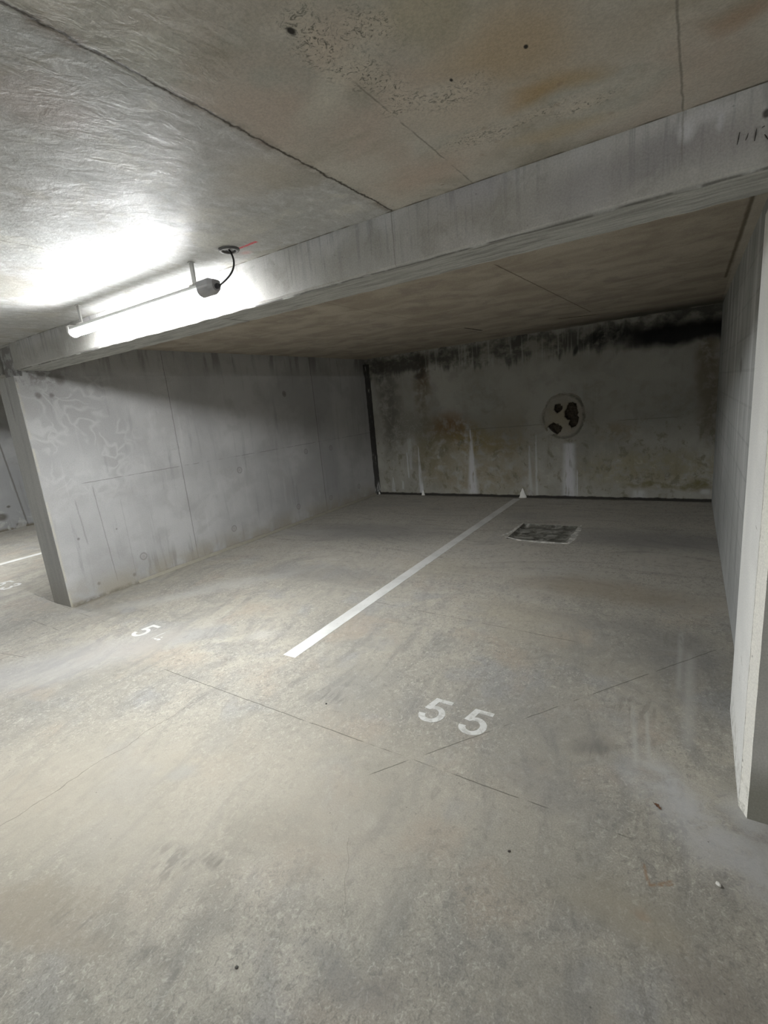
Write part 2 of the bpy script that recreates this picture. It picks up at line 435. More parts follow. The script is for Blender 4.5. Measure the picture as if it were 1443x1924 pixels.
    # ---- behind the beam: warmer, with its own joints and slots
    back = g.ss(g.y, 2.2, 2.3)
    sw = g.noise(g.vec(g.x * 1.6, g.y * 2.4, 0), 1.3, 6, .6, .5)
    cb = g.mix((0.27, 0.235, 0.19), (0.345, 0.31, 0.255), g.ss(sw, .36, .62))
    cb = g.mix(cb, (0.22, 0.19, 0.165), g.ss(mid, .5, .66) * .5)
    jb = g.seg(fine, PC(930, 497), PC(1110, 586), .005, .8).max(g.seg(fine, (.19, 2.3), (.16, 5.4), .010, .8)).max(g.seg(fine, (-2.41, 2.3), (-2.41, 7.3), .004, .8) * .6)
    cb = g.mix(cb, (0.09, 0.075, 0.055), jb * .8)
    for q in ((1048, 599, 1122, 591, .016), (872, 616, 906, 621, .013)):
        cb = g.mix(cb, (0.02, 0.017, 0.013), g.seg(fine, PC(q[0], q[1]), PC(q[2], q[3]), q[4], .5, .03))
    cb = g.mix(cb, (0.45, 0.43, 0.38), g.ss(g.x, .185, .195) * .5)
    rear_dark = g.ell(p, (-.3, 7.25), (1.5, .55), .8)  # ceiling goes darker above the right part of the back wall
    cb = g.mix(cb, (0.07, 0.065, 0.055), rear_dark * .85)
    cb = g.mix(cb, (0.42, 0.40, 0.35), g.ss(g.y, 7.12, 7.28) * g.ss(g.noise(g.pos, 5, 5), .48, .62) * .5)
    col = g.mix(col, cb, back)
    grain = g.noise(g.pos, 150, 2, .7)
    col = g._scale(col, g.ss(grain, .25, .75, .88, 1.12))
    hgt = hatch * .5 + grain * .06 - g.seg(g.pos, (-1.115, -2.0), (-1.115, 1.99), .006, .9) * .08 + g.noise(g.pos, 12, 5, .6, .5) * .5
    rough = g.ss(mid, .3, .7, .40, .58) + back * .3
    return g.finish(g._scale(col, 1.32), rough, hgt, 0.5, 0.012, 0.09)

# ------------------------------------------------------------------ walls
def wall_base(name, axis, dark, light, tint, streak=.5, seed=0.0):
    """board-marked concrete; u runs along the wall, v up. returns g, p(uv warped), fine uv, colour, mid noise"""
    g = G(name)
    U = g.y if axis == 0 else g.x
    uv = g.vec(U, g.z, seed)
    p = g.vm('ADD', uv, g.vm('MULTIPLY', g.vm('SUBTRACT', g.noise(uv, 2.6, 4, .6, col=True), (.5, .5, .5)), (.22, .22, 0)))
    fine = g.vm('ADD', uv, g.vm('MULTIPLY', g.vm('SUBTRACT', g.noise(uv, 13, 4, .65, col=True), (.5, .5, .5)), (.014, .014, 0)))
    p = g.vm('MULTIPLY', p, (1, 1, 0)); fine = g.vm('MULTIPLY', fine, (1, 1, 0))
    mid = g.noise(g.vm('ADD', p, (seed, 0, seed)), 3.2, 7, .6, .3)
    col = g.mix(dark, light, g.ss(g.noise(g.vm('ADD', p, (0, seed, 2)), 1.0, 4), .36, .64))
    col = g.mix(col, tint, g.ss(mid, .48, .66) * .5)
    dr = g.noise(g.vec(U * 14, g.z * 1.1, seed), 1.0, 6, .62)
    col = g.mix(col, tuple(q * .62 for q in dark), g.ss(dr, .55, .74) * streak)
    col = g.mix(col, tuple(min(1, q * 1.22) for q in light), g.ss(dr, .42, .28) * streak * .6)
    return g, U, p, fine, col, mid, dr

def wall_end(g, col, mid, dr, extra=None, rough=.8, bump=.3, spec=.25):
    grain = g.noise(g.pos, 150, 2, .7)
    bub = g.ss(g.voro(g.pos, 16.0), .07, .03)
    col = g.mix(col, (0.12, 0.115, 0.105), bub * .35)
    col = g._scale(col, g.ss(grain, .25, .75, .9, 1.1))
    h = g.noise(g.pos, 9, 5, .65) * .5 + grain * .06
    if extra is not None: h = h + extra
    return g.finish(g._scale(col, .98), rough, h, bump * 1.3, .01, spec)

def PA(px, py): q = on(px, py, 0, XA1); return (q.y, q.z)
def mat_wall_a():
    g, U, p, fine, col, mid, dr = wall_base('divider_concrete', 0, (.37, .37, .365), (.47, .47, .465), (.345, .34, .33), .40, 3.0)
    # swirled trowel work at the near upper corner
    sv = g.vm('ADD', p, g.vm('MULTIPLY', g.vm('SUBTRACT', g.noise(p, 4, 1, .5, col=True), (.5, .5, .5)), (.55, .55, 0)))
    sw = g.voro(sv, 5.5, 'DISTANCE_TO_EDGE')
    swm = g.ell(p, (2.42, 1.58), (.5, .62), .3)
    col = g.mix(col, (.58, .585, .58), g.ss(sw, .16, .0) * swm * g.ss(mid, .42, .58) * .38)
    col = g.mix(col, (.38, .375, .365), g.ss(sw, .2, .5) * swm * .4)
    # formwork joints
    brk = g.ss(g.noise(g.pos, 5, 3), .36, .5)
    j = g.seg(fine, (3.385, 0), (3.385, 2.39), .004, .9).max(g.seg(fine, (5.83, 0), (5.83, 2.39), .007, .9)).max(g.seg(fine, (2.30, 1.13), (7.3, 1.13), .003, .9) * brk)
    j = j.max(g.seg(fine, (2.42, .1), (2.38, 1.08), .004, .9) * .7).max(g.seg(fine, (2.22, .55), (2.20, .98), .006, .9) * .5).max(g.seg(fine, (2.62, .1), (2.62, .9), .004, .9) * .3)
    col = g.mix(col, (.17, .165, .155), j * .75)
    col = g.mix(col, (.30, .30, .305), g.ss((U - 6.05).abs(), .25, .15) * .28)
    # tie holes
    for (a, b) in ((3.967, .235), (5.187, .242), (5.958, .215), (6.75, .25), (5.2, 1.874), (4.2, .95), (2.737, .258), (6.1, 1.0), (5.5, 1.02)):
        ring = g.vm('LENGTH', g.vm('MULTIPLY', g.vm('SUBTRACT', fine, (a, b, 0)), (1, 1, 0)), None, 1)
        col = g.mix(col, (.20, .19, .175), g.ss((ring - .035).abs(), .012, .003) * .55)
        col = g.mix(col, (.30, .28, .26), g.ss(ring, .03, .01) * .5)
    for (a, b, r) in ((2.209, 1.954, .02), (2.102, 1.958, .025), (2.308, 2.098, .045), (5.201, 1.874, .03), (2.24, .136, .015), (2.60, .10, .018), (2.15, .62, .012), (2.52, .62, .008)):
        col = g.mix(col, (.16, .15, .14), g.ell(fine, (a, b), (r, r), .6) * .75)
    # drips under the ceiling and at the foot
    foot = g.ss(g.noise(g.vec(U * 20, g.z * 2.0, 0), 1.0, 5, .6), .5, .62)
    col = g.mix(col, (.235, .23, .22), foot * g.ss(g.z, .35, .12) * g.ss((U - 3.1).abs(), .55, .3) * .6)
    col = g.mix(col, (.33, .30, .235), g.ss(g.z, .30, .02) * g.ss(g.noise(g.pos, 4, 4), .3, .6) * .75)
    col = g.mix(col, (.17, .155, .12), g.ss(g.z, .05, .0) * g.ss(g.noise(g.pos, 12, 4), .35, .6) * .8)
    col = g.mix(col, (.17, .165, .155), g.ss(g.z, 2.05, 2.36) * g.ss(g.noise(g.vec(U * 7, g.z * 1.0, 0), 1.0, 4, .6), .5, .62) * .6)
    # ochre leak near the arris
    col = g.mix(col, (.50, .47, .38), g.ss(U, YA + .03, YA + .005) * g.ss(g.noise(g.pos, 9, 3), .35, .55) * .7)
    col = g.mix(col, (.20, .19, .18), g.ss(g.z, 2.0, 2.12) * g.ss(U, 2.5, 2.2) * g.ss(g.noise(g.pos, 16, 4), .42, .55) * .8)
    # end face is seen with U constant: drips from the slab
    endm = g.ss(U, YA + .004, YA + .001)
    e = g.noise(g.vec(g.x * 14, g.z * 1.2, 0), 1.0, 5, .6)
    ce = g.mix((.37, .37, .355), (.44, .44, .42), g.ss(e, .35, .65))
    ce = g.mix(ce, (.17, .17, .155), g.ss(e, .52, .66) * g.ss(g.z, 1.2, 2.1) * .8)
    ce = g.mix(ce, (.27, .255, .22), g.ss(g.z, .45, .0) * .6)
    col = g.mix(col, ce, endm)
    return wall_end(g, col, mid, dr)

def PB(px, py): q = on(px, py, 1, YB); return (q.x, q.z)
def mat_wall_back():
    g, U, p, fine, col, mid, dr = wall_base('back_wall_concrete', 1, (.26, .25, .215), (.36, .35, .31), (.22, .215, .19), .28, 9.0)
    # olive and rust brown damp
    nA = g.ss(g.noise(p, 6, 5, .65), .34, .58); nR = g.ss(g.noise(g.vec(U * 30, g.z * 5, 1), 1.0, 3), .25, .5)
    for (a, b, rx, rz, c, k) in (
        (-3.38, 1.13, .34, .22, (.19, .115, .06), .75), (-3.05, .90, .45, .22, (.22, .17, .07), .6), (-2.45, .82, .30, .2, (.20, .155, .07), .55),
        (-3.7, .75, .35, .45, (.19, .165, .10), .6), (-2.9, .35, .8, .3, (.23, .19, .12), .5), (-3.83, 1.75, .15, .5, (.16, .13, .09), .75), (-3.8, 2.2, .12, .18, (.07, .06, .045), .85),
        (-4.5, 1.6, .22, .9, (.13, .12, .105), .6), (-.9, .95, .25, .12, (.20, .155, .09), .5), (-.5, .45, .9, .22, (.24, .21, .12), .5), (.08, .22, .25, .06, (.17, .15, .08), .8), (-.45, .2, .4, .04, (.17, .15, .08), .7),
        (-2.35, 1.2, .3, .4, (.27, .24, .18), .4), (.1, 1.5, .12, .6, (.13, .095, .05), .8), (-2.2, 1.55, 1.5, .3, (.36, .36, .33), .4), (-.4, 1.4, .6, .5, (.34, .34, .31), .35)):
        col = g.mix(col, c, g.ell(p, (a, b), (rx, rz), .6) * nA * min(1, k * 1.3))
    mott = g.noise(g.vm('MULTIPLY', g.vm('ADD', p, (2, 0, 0)), (1, .7, 1)), 7, 6, .72, .2)
    col = g.mix(col, (.13, .115, .07), g.ss(mott, .53, .64) * g.ss(g.z, 1.35, .8) * .55)
    col = g.mix(col, (.45, .43, .36), g.ss(mott, .42, .30) * g.ss(g.z, 1.1, .5) * .45)
    # band of old formwork, black mould and drips under the slab
    dd = g.noise(g.vec(U * 9, g.z * .8, 0), 1.0, 6, .7)
    low = 2.15 - dd * .55
    band = g.ss(g.z - low, .12, .26)
    col = g.mix(col, (.07, .068, .06), band * g.ss(g.noise(g.vec(U * 2.2, g.z * 3, 0), 1.3, 5, .65), .38, .56) * .85)
    pale = g.ss(g.noise(g.vec(U * 22, g.z * 1.1, 4), 1.0, 4, .6), .54, .64) * g.ss(g.z, 1.95, 2.1) * g.ss((U + 2.3).abs(), 1.7, 1.2)
    col = g.mix(col, (.40, .40, .36), pale * .55)
    col = g.mix(col, (.006, .006, .006), g.ell(p, (-.20, 2.13), (.75, .14), .45) * .97)
    col = g.mix(col, (.012, .012, .011), g.ell(p, (-1.05, 2.19), (.32, .10), .6) * g.ss(mott, .40, .56) * .9)
    col = g.mix(col, (.45, .44, .40), g.ss(g.z, 2.30, 2.38) * g.ss(g.noise(g.pos, 6, 5), .42, .6) * g.ss(U, .1, -.8) * .6)
    # white lime runs
    for (u, v0, v1, w0, w1, k) in ((-3.03, 1.10, .04, .008, .10, .8), (-3.99, .85, .03, .008, .05, .6), (-4.22, .75, .3, .02, .015, .55), (-4.16, 1.0, .45, .05, .03, .35),
                                   (-2.00, .95, .03, .012, .022, .45), (-2.10, .80, .03, .01, .045, .4), (-1.53, .82, .02, .085, .105, .85), (-1.42, .42, .05, .008, .012, .5),
                                   (-4.55, .32, .05, .01, .05, .5), (-4.35, .25, .1, .02, .03, .45), (-.62, .14, .02, .08, .1, .5), (.13, .17, .1, .06, .06, .5), (-3.0, 1.0, .6, .006, .008, .5), (-3.97, .2, .03, .02, .04, .6)):
        col = g.mix(col, (.53, .53, .55), g.run(fine, u, v0, v1, w0, w1) * nR * k)
    # ghost of an old rendered square, with fine tracery
    sqr = g.ell(p, (-4.15, 1.22), (.28, .25), .15)
    tr = g.ss(g.voro(g.vm('ADD', p, g.vm('MULTIPLY', g.noise(p, 9, 3, col=True), (.3, .3, 0))), 8, 'DISTANCE_TO_EDGE'), .06, .0)
    col = g.mix(col, (.20, .19, .16), sqr * .35)
    col = g.mix(col, (.38, .37, .33), sqr * tr * .5)
    hl = g.seg(fine, (-3.5, 1.08), (-1.9, 1.10), .004, .9).max(g.seg(fine, (-.95, 1.10), (.1, 1.10), .004, .9) * g.ss(g.noise(g.pos, 4, 2), .4, .55))
    col = g.mix(col, (.13, .12, .10), hl * .6)
    col = g.mix(col, (.04, .04, .035), g.ell(fine, (-1.43, 2.08), (.03, .07), .5, -.4))
    col = g.mix(col, (.05, .04, .03), g.ell(fine, (-3.88, 2.0), (.08, .05), .5) * .8)
    # open dirty joint along the foot
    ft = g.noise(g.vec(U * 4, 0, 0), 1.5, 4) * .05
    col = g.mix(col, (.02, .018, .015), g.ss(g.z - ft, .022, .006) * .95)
    return wall_end(g, col, mid, dr)

def mat_beam():
    g, U, p, fine, col, mid, dr = wall_base('beam_concrete', 1, (.355, .35, .32), (.45, .445, .42), (.35, .33, .30), .22, 5.0)
    # lime washed top edge with fine drips
    dp = g.noise(g.vec(U * 40, g.z * 2.2, 0), 1.0, 4, .6)
    top = g.ss(g.z + dp * .10, 2.33, 2.42)
    col = g.mix(col, (.55, .555, .56), top * g.ss(g.noise(g.vec(U * 1.6, 0, 0), 2, 3), .35, .6) * .6)
    dk = g.ss(dp, .50, .60) * g.ss(g.noise(g.vec(U * 2.4, 3, 0), 1.6, 2), .38, .54)
    col = g.mix(col, (.25, .25, .245), dk * g.ss(g.z, 2.18, 2.28) * .5)
    bmt = g.noise(g.vm('ADD', p, (5, 1, 0)), 5, 5, .68, .3)
    col = g.mix(col, (.28, .27, .24), g.ss(bmt, .52, .66) * .5)
    col = g.mix(col, (.54, .54, .52), g.ss(bmt, .45, .34) * .35)
    # grey purple patches towards the right, blobs
    for (px, py, rx, rz, c, k) in ((1085, 340, .14, .07, (.30,.29,.30), .5), (1240, 290, .12, .06, (.27,.26,.27), .6), (1350, 270, .10, .05, (.30,.28,.28), .5), (880, 350, .12, .05, (.33,.32,.34), .4), (960, 380, .18, .06, (.35,.34,.31), .4)):
        q = on(px, py, 1, BY0)
        col = g.mix(col, c, g.ell(p, (q.x, q.z), (rx, rz), .7) * k)
    for (px, py, rx, rz, c, k) in ((1290, 245, .022, .03, (.60,.61,.62), .8), (1353, 228, .010, .025, (.55,.56,.57), .7), (1302, 325, .015, .018, (.46,.455,.43), .7), (1330, 215, .06, .02, (.55,.55,.55), .6)):
        q = on(px, py, 1, BY0)
        col = g.mix(col, c, g.ell(fine, (q.x, q.z), (rx, rz), .6) * k)
    q = on(1443, 211, 1, BY0); col = g.mix(col, (.06, .055, .05), g.ell(fine, (q.x, q.z), (.012, .012), .4) * .9)
    jj = g.seg(fine, (-1.125, 2.1), (-1.125, 2.4), .003, .9).max(g.seg(fine, (-.072, 2.25), (-.072, 2.4), .003, .9))
    col = g.mix(col, (.22, .21, .19), jj * .6)
    # soffit: rough, cement-laden boards with lengthwise lines
    sof = g.ss(g.z, BZ + .012, BZ + .004)
    sl = g.noise(g.vec(g.x * 2.6, g.y * 30, 0), 1.3, 6, .65, .4)
    cs = g.mix((.30, .30, .28), (.47, .475, .45), g.ss(sl, .36, .6))
    cs = g.mix(cs, (.12, .11, .095), g.ss(sl, .60, .70) * .7)
    cs = g.mix(cs, (.10, .095, .085), g.ss((g.y - 1.992).abs(), .006, .001) * g.ss(g.noise(g.pos, 6, 3), .38, .5) * .8)
    for q in ((284, 667, 392, 669), (420, 598, 475, 604)):
        a, b = on(q[0], q[1], 2, BZ), on(q[2], q[3], 2, BZ)
        cs = g.mix(cs, (.06, .055, .05), g.seg(fine if False else g.vec(g.x, g.y, 0), (a.x, a.y), (b.x, b.y), .004, .7))
    col = g.mix(col, cs, sof)
    return wall_end(g, col, mid, dr)

def mat_block():
    g, U, p, fine, col, mid, dr = wall_base('blockwork', 0, (.37, .38, .37), (.45, .46, .45), (.33, .335, .32), .12, 1.0)
    z5 = g.z * 5.0
    row = z5.floor()
    off = (row * .5).frac() * 1.0
    fu = (U * 2.5 + off).frac(); fz = z5.frac()
    jm = g.ss((fu - .5).abs(), .475, .49).max(g.ss((fz - .5).abs(), .45, .475))
    col = g.mix(col, (.30, .305, .295), jm * .45)
    st = g.noise(g.vec(U * 4.5, g.z * .7, 3), 1.0, 4, .55)
    up = g.ss(g.z, .2, 1.9)
    col = g.mix(col, (.60, .61, .60), g.ss(st, .50, .64) * up * .75)
    col = g.mix(col, (.24, .245, .235), g.ss(st, .46, .34) * .6)
    col = g.mix(col, (.13, .13, .11), g.ell(fine, (4.1, 1.63), (.09, .05), .5) * .6)
    return wall_end(g, col, mid, dr, jm * -.3, rough=.85)

def mat_pier():
    g, U, p, fine, col, mid, dr = wall_base('pier_concrete', 1, (.42, .415, .385), (.50, .495, .465), (.37, .365, .34), .1, 2.0)
    # front face bare concrete, bay side painted off-white
    damp = g.ss(g.z + g.noise(g.pos, 3, 3) * .12, .34, .18)
    col = g.mix(col, (.20, .195, .155), damp * .75)
    sp = g.ss(g.voro(fine, 14), .09, .04); col = g.mix(col, (.18, .17, .15), sp * .4)
    sepn = g.nt.nodes.new('ShaderNodeSeparateXYZ'); g.nt.links.new(g.nrm.s, sepn.inputs[0])
    side = g.ss(S(g, sepn.outputs[0]), -.3, -.5)
    yz = g.vec(g.y, g.z, 0)
    pc = g.mix((.84, .845, .82), (.92, .92, .89), g.ss(g.noise(g.pos, 3, 5), .35, .65))
    pc = g.mix(pc, (.88, .86, .78), g.ss(g.y, 1.96, 1.945) * .7)
    yf = g.vm('ADD', yz, g.vm('MULTIPLY', g.vm('SUBTRACT', g.noise(g.pos, 20, 3, col=True), (.5, .5, .5)), (.012, .02, 0)))
    pc = g.mix(pc, (.33, .31, .26), g.seg(yf, (1.948, 0), (1.948, 2.2), .0018, .9) * .85)
    chip = g.ss(g.voro(g.vec(g.y * 1.0, g.z * .6, 0), 22), .10, .05) * g.ss(g.y, 2.02, 1.97).max(g.ss(g.z, .4, .15))
    pc = g.mix(pc, (.25, .23, .20), chip * .7)
    low = g.ss(g.noise(g.pos, 18, 4, .7), .50, .60) * g.ss(g.z, .22, .02)
    pc = g.mix(pc, (.42, .41, .35), low * .7)
    for (px, py, qx, qy) in ((1394, 1233, 1396, 1250), (1422, 985, 1424, 995), (1391, 1268, 1391, 1280)):
        a, b = on(px, py, 0, .195), on(qx, qy, 0, .195)
        pc = g.mix(pc, (.38, .37, .33), g.seg(yf, (a.y, a.z), (b.y, b.z), .003, .9, .01) * .8)
    col = g.mix(col, pc, side)
    return wall_end(g, col, mid, dr, None, rough=.6, bump=.2)

def mat_far():
    g, U, p, fine, col, mid, dr = wall_base('far_wall_concrete', 0, (.33, .335, .335), (.44, .445, .44), (.29, .29, .28), .5, 8.0)
    j = g.seg(fine, (3.78, 0), (3.6, 2.4), .012, .9)
    col = g.mix(col, (.14, .135, .12), j * .8)
    for (px, py, r) in ((37, 985, .05), (16, 952, .03), (3, 972, .09)):
        q = on(px, py, 0, XL)
        col = g.mix(col, (.10, .09, .07), g.ell(fine, (q.y, q.z), (r, r * .7), .5) * .8)
    col = g.mix(col, (.16, .135, .09), g.ss(g.z, .07, .0) * g.ss(g.noise(g.pos, 8, 4), .35, .55) * .9)
    col = g.mix(col, (.52, .52, .49), g.ss(g.noise(g.pos, 5, 4, .6, 1), .54, .6) * g.ss(g.z, .6, .1) * .5)
    return wall_end(g, col, mid, dr)

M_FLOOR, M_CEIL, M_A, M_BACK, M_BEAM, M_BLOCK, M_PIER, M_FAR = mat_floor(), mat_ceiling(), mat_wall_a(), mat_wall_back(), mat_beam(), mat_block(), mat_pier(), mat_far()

def struct(name, bm, mats, label=None):
    o = obj(name, bm, mats); o['kind'] = 'structure'
    if label: o['label'] = label
    return o

# ------------------------------------------------------------------ large structure
X0, X1, Y0, Y1 = XL - .25, 6.0, -7.0, YB + .25
SU = (-1.76, -1.12, 5.12, 5.80)        # opening of the floor pit
bm = bmesh.new()
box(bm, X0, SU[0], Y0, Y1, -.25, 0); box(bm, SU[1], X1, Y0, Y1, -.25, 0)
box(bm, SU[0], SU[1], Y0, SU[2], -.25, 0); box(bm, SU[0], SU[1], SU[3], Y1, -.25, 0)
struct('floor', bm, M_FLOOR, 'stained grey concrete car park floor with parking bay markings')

bm = bmesh.new(); box(bm, X0, X1, Y0, Y1, ZC, ZC + .25)
struct('ceiling', bm, M_CEIL, 'low raw concrete slab ceiling with board joints and rust stains')

# beam, roughened arrises, butting on the dividing wall and running on past the pier
bm = bmesh.new()
c = .014
prof = [(BY0, ZC + .01), (BY0, BZ + c), (BY0 + c, BZ), (BY1 - .01, BZ), (BY1, BZ + .01), (BY1, ZC + .01)]
prism(bm, prof, 0, XA1 - .02, .90, 620, .0035, 0, (1, 2, 3, 4))
struct('ceiling_beam', bm, M_BEAM, 'long downstand concrete beam crossing the ceiling above the bay mouths')
bm = bmesh.new()
prism(bm, prof, 0, XL, XA0 - .02, 120, .0035, 0, (1, 2, 3, 4), 7.0)
struct('ceiling_beam', bm, M_BEAM, 'shorter concrete beam beyond the dividing wall over bay 53')
bm = bmesh.new()
prism(bm, prof, 0, .90, X1, 60, .0035, 0, (1, 2, 3, 4), 3.0)
struct('ceiling_beam', bm, M_BEAM)

# dividing wall: shaft up to the beam seat, narrower neck above it between the two beams
bm = bmesh.new()
prism(bm, [(XA0, YA), (XA1 - .004, YA), (XA1, YA + .006), (XA1, YB + .02), (XA0, YB + .02)], 2, 0, 2.125, 60, .0022, 0, (1, 2))
box(bm, XA0 + .005, XA1 - .006, YA + .07, YB + .02, 2.12, ZC + .005)
struct('wall_left', bm, M_A, 'concrete dividing wall on the left of bay 54')

# back wall, with an opening behind the broken-out patch
PATCH_C = (-1.60, 1.20)
HO = (PATCH_C[0] - .32, PATCH_C[0] + .32, PATCH_C[1] - .32, PATCH_C[1] + .32)
bm = bmesh.new()
box(bm, X0, HO[0], YB, YB + .25, 0, ZC + .02); box(bm, HO[1], X1, YB, YB + .25, 0, ZC + .02)
box(bm, HO[0], HO[1], YB, YB + .25, 0, HO[2]); box(bm, HO[0], HO[1], YB, YB + .25, HO[3], ZC + .02)
def hole_pt(a, k, yy):
    ca, sa = math.cos(a), math.sin(a)
    if k == 0: return (PATCH_C[0] + .25 * ca, yy, PATCH_C[1] + .27 * sa)
    q = .32 / max(abs(ca), abs(sa)); return (PATCH_C[0] + q * ca, yy, PATCH_C[1] + q * sa)
AN = [2 * math.pi * k / 48 for k in range(48)]
ri = [[bm.verts.new(hole_pt(a, k, yy)) for a in AN] for k, yy in ((1, YB), (0, YB), (0, YB + .25), (1, YB + .25))]
for r1, r2 in zip(ri, ri[1:]):
    for k in range(48): bm.faces.new((r1[k], r1[(k+1) % 48], r2[(k+1) % 48], r2[k]))
bmesh.ops.recalc_face_normals(bm, faces=bm.faces)
WALL_BACK = struct('wall_back', bm, M_BACK, 'damp-stained concrete back wall with white lime runs')

# right wall of blockwork, closing slightly towards the back
bm = bmesh.new()
prism(bm, [(.250, 2.50), (XR, YB + .02), (XR + .19, YB + .02), (.44, 2.50)], 2, 0, ZC + .005, 1)
struct('wall_right', bm, M_BLOCK, 'grey blockwork wall on the right of bay 55')

# pier: painted bay side with a chamfered arris
bm = bmesh.new()
prism(bm, [(.192, 1.948), (.214, 1.893), (.62, 1.893), (.62, 2.586), (.194, 2.586)], 2, 0, BZ + .01, 90, .0012, 0, (0, 1))
box(bm, .23, .60, 2.2, 2.58, BZ, ZC + .01)
struct('concrete_pier', bm, M_PIER, 'concrete pier with white painted side at the right of bay 55')

bm = bmesh.new(); box(bm, XL - .22, XL, Y0, Y1, 0, ZC + .01)
struct('wall_far_left', bm, M_FAR, 'grey concrete wall seen beyond bay 53 at far left')
bm = bmesh.new(); box(bm, X1 - .2, X1, Y0, YB, 0, ZC)
struct('wall_far_right', bm, M_FAR)
bm = bmesh.new(); box(bm, X0, X1, Y0, Y0 + .2, 0, ZC)
struct('wall_front', bm, M_FAR)

# sealed vertical joint in the back left corner
g = G('corner_joint'); nn = g.noise(g.vec(g.x * 8, g.y * 8, g.z * 1.5), 3, 5, .65)
c_ = g.mix((.035, .033, .03), (.22, .21, .19), g.ss(nn, .56, .70)); c_ = g.mix(c_, (.5, .5, .48), g.ss(nn, .5, .6) * g.ss(g.z, .3, .05) * .7)
M_JOINT = g.finish(c_, .9, nn, .6, .01)
bm = bmesh.new()
prism(bm, [(XA1 - .01, YB + .01), (XA1 - .01, YB - .055), (XA1 + .03, YB - .04), (XA1 + .075, YB - .012), (XA1 + .085, YB + .01)], 2, 0, 2.30, 70, .012, 0, (1, 2, 3))
struct('trim_1', bm, M_JOINT, 'dark rough vertical joint in the back left corner of bay 54')
# cove of mortar along the foot of the dividing wall
g = G('mortar_cove'); nn = g.noise(g.pos, 12, 5, .65)
M_COVE = g.finish(g.mix((.24, .225, .18), (.36, .34, .28), nn), .9, nn, .5, .01)
bm = bmesh.new()
prism(bm, [(XA1 - .01, -.01), (XA1 - .01, .035), (XA1 + .012, .016), (XA1 + .034, .001), (XA1 + .034, -.01)], 1, 2.62, YB - .05, 160, .006, 0, (1, 2, 3))
struct('trim_2', bm, M_COVE, 'thin cove of mortar along the foot of the dividing wall')

# ------------------------------------------------------------------ broken-out repair patch on the back wall
def mat_patch():
    g, U, p, fine, col, mid, dr = wall_base('repair_mortar', 1, (.24, .225, .19), (.31, .295, .255), (.26, .24, .175), .1, 4.0)
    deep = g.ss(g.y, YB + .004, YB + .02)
    col = g.mix(col, (.35, .31, .22), g.ell(p, (PATCH_C[0] - .02, 1.16), (.16, .16), .6) * .5)
    rr = g.vm('LENGTH', g.vm('MULTIPLY', g.vm('SUBTRACT', fine, (PATCH_C[0], PATCH_C[1], 0)), (1.02, .93, 0)), None, 1)
    col = g.mix(col, (.11, .105, .09), g.ss((rr + g.noise(g.pos, 7, 3) * .05 - .31).abs(), .035, .002) * g.ss(g.noise(g.pos, 6, 3), .40, .56) * .65)
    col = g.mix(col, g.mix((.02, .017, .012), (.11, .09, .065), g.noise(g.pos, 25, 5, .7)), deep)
    return wall_end(g, col, mid, dr, None, rough=.9, bump=.5)
holes = []
for (px, py, rx, rz, ro) in ((1048.5, 767, .062, .068, .0), (1073, 774, .092, .135, .15), (1078, 791, .065, .10, .2), (1042, 806, .105, .088, .0)):
    q = on(px, py, 1, YB); holes.append((q.x, q.z, rx, rz, ro))
bm = bmesh.new(); N = 130; R_ = .36
grid = {}
for i in range(N + 1):
    for k in range(N + 1):
        u = (i / N - .5) * 2 * R_; v = (k / N - .5) * 2 * R_ * 1.05
        x, z = PATCH_C[0] + u, PATCH_C[1] + v
        ang = math.atan2(v, u)
        rad = .300 + .03 * mnoise.noise(Vector((math.cos(ang) * 1.6, math.sin(ang) * 1.6, 1))) + .012 * mnoise.noise(Vector((x * 30, z * 30, 3)))
        r = math.hypot(u * 1.02, v * .93)
        h = min(1, max(0, (rad - r) / .03))
        if r > rad + .012: continue
        d = -.006 * h - .010 * math.exp(-((rad - r - .035) / .02) ** 2) + .003 * mnoise.noise(Vector((x * 18, z * 18, 7)))
        dep = 0
        for (hx, hz, rx, rz, ro) in holes:
            a, b = x - hx, z - hz
            a, b = a * math.cos(ro) - b * math.sin(ro), a * math.sin(ro) + b * math.cos(ro)
            wob = 1 + .22 * mnoise.noise(Vector((x * 22, z * 22, hx))) + .12 * mnoise.noise(Vector((x * 60, z * 60, hx)))
            e = math.sqrt((a / rx) ** 2 + (b / rz) ** 2) * wob
            if e < 1: dep = max(dep, min(1, (1 - e) / .18) * (.075 + .03 * mnoise.noise(Vector((x * 35, z * 35, 11)))))
        if r > rad: d = .004
        grid[i, k] = bm.verts.new((x, YB + d + dep, z))
for i in range(N):
    for k in range(N):
        q = [grid.get(t) for t in ((i, k), (i+1, k), (i+1, k+1), (i, k+1))]
        if all(q): bm.faces.new(q)
bmesh.ops.recalc_face_normals(bm, faces=bm.faces)
o = obj('mortar_patch', bm, mat_patch(), WALL_BACK, smooth=True)
sm = o.modifiers.new('thick', 'SOLIDIFY'); sm.thickness = .004; sm.offset = -1
o['label'] = 'rough round mortar patch with three dark broken-out holes'

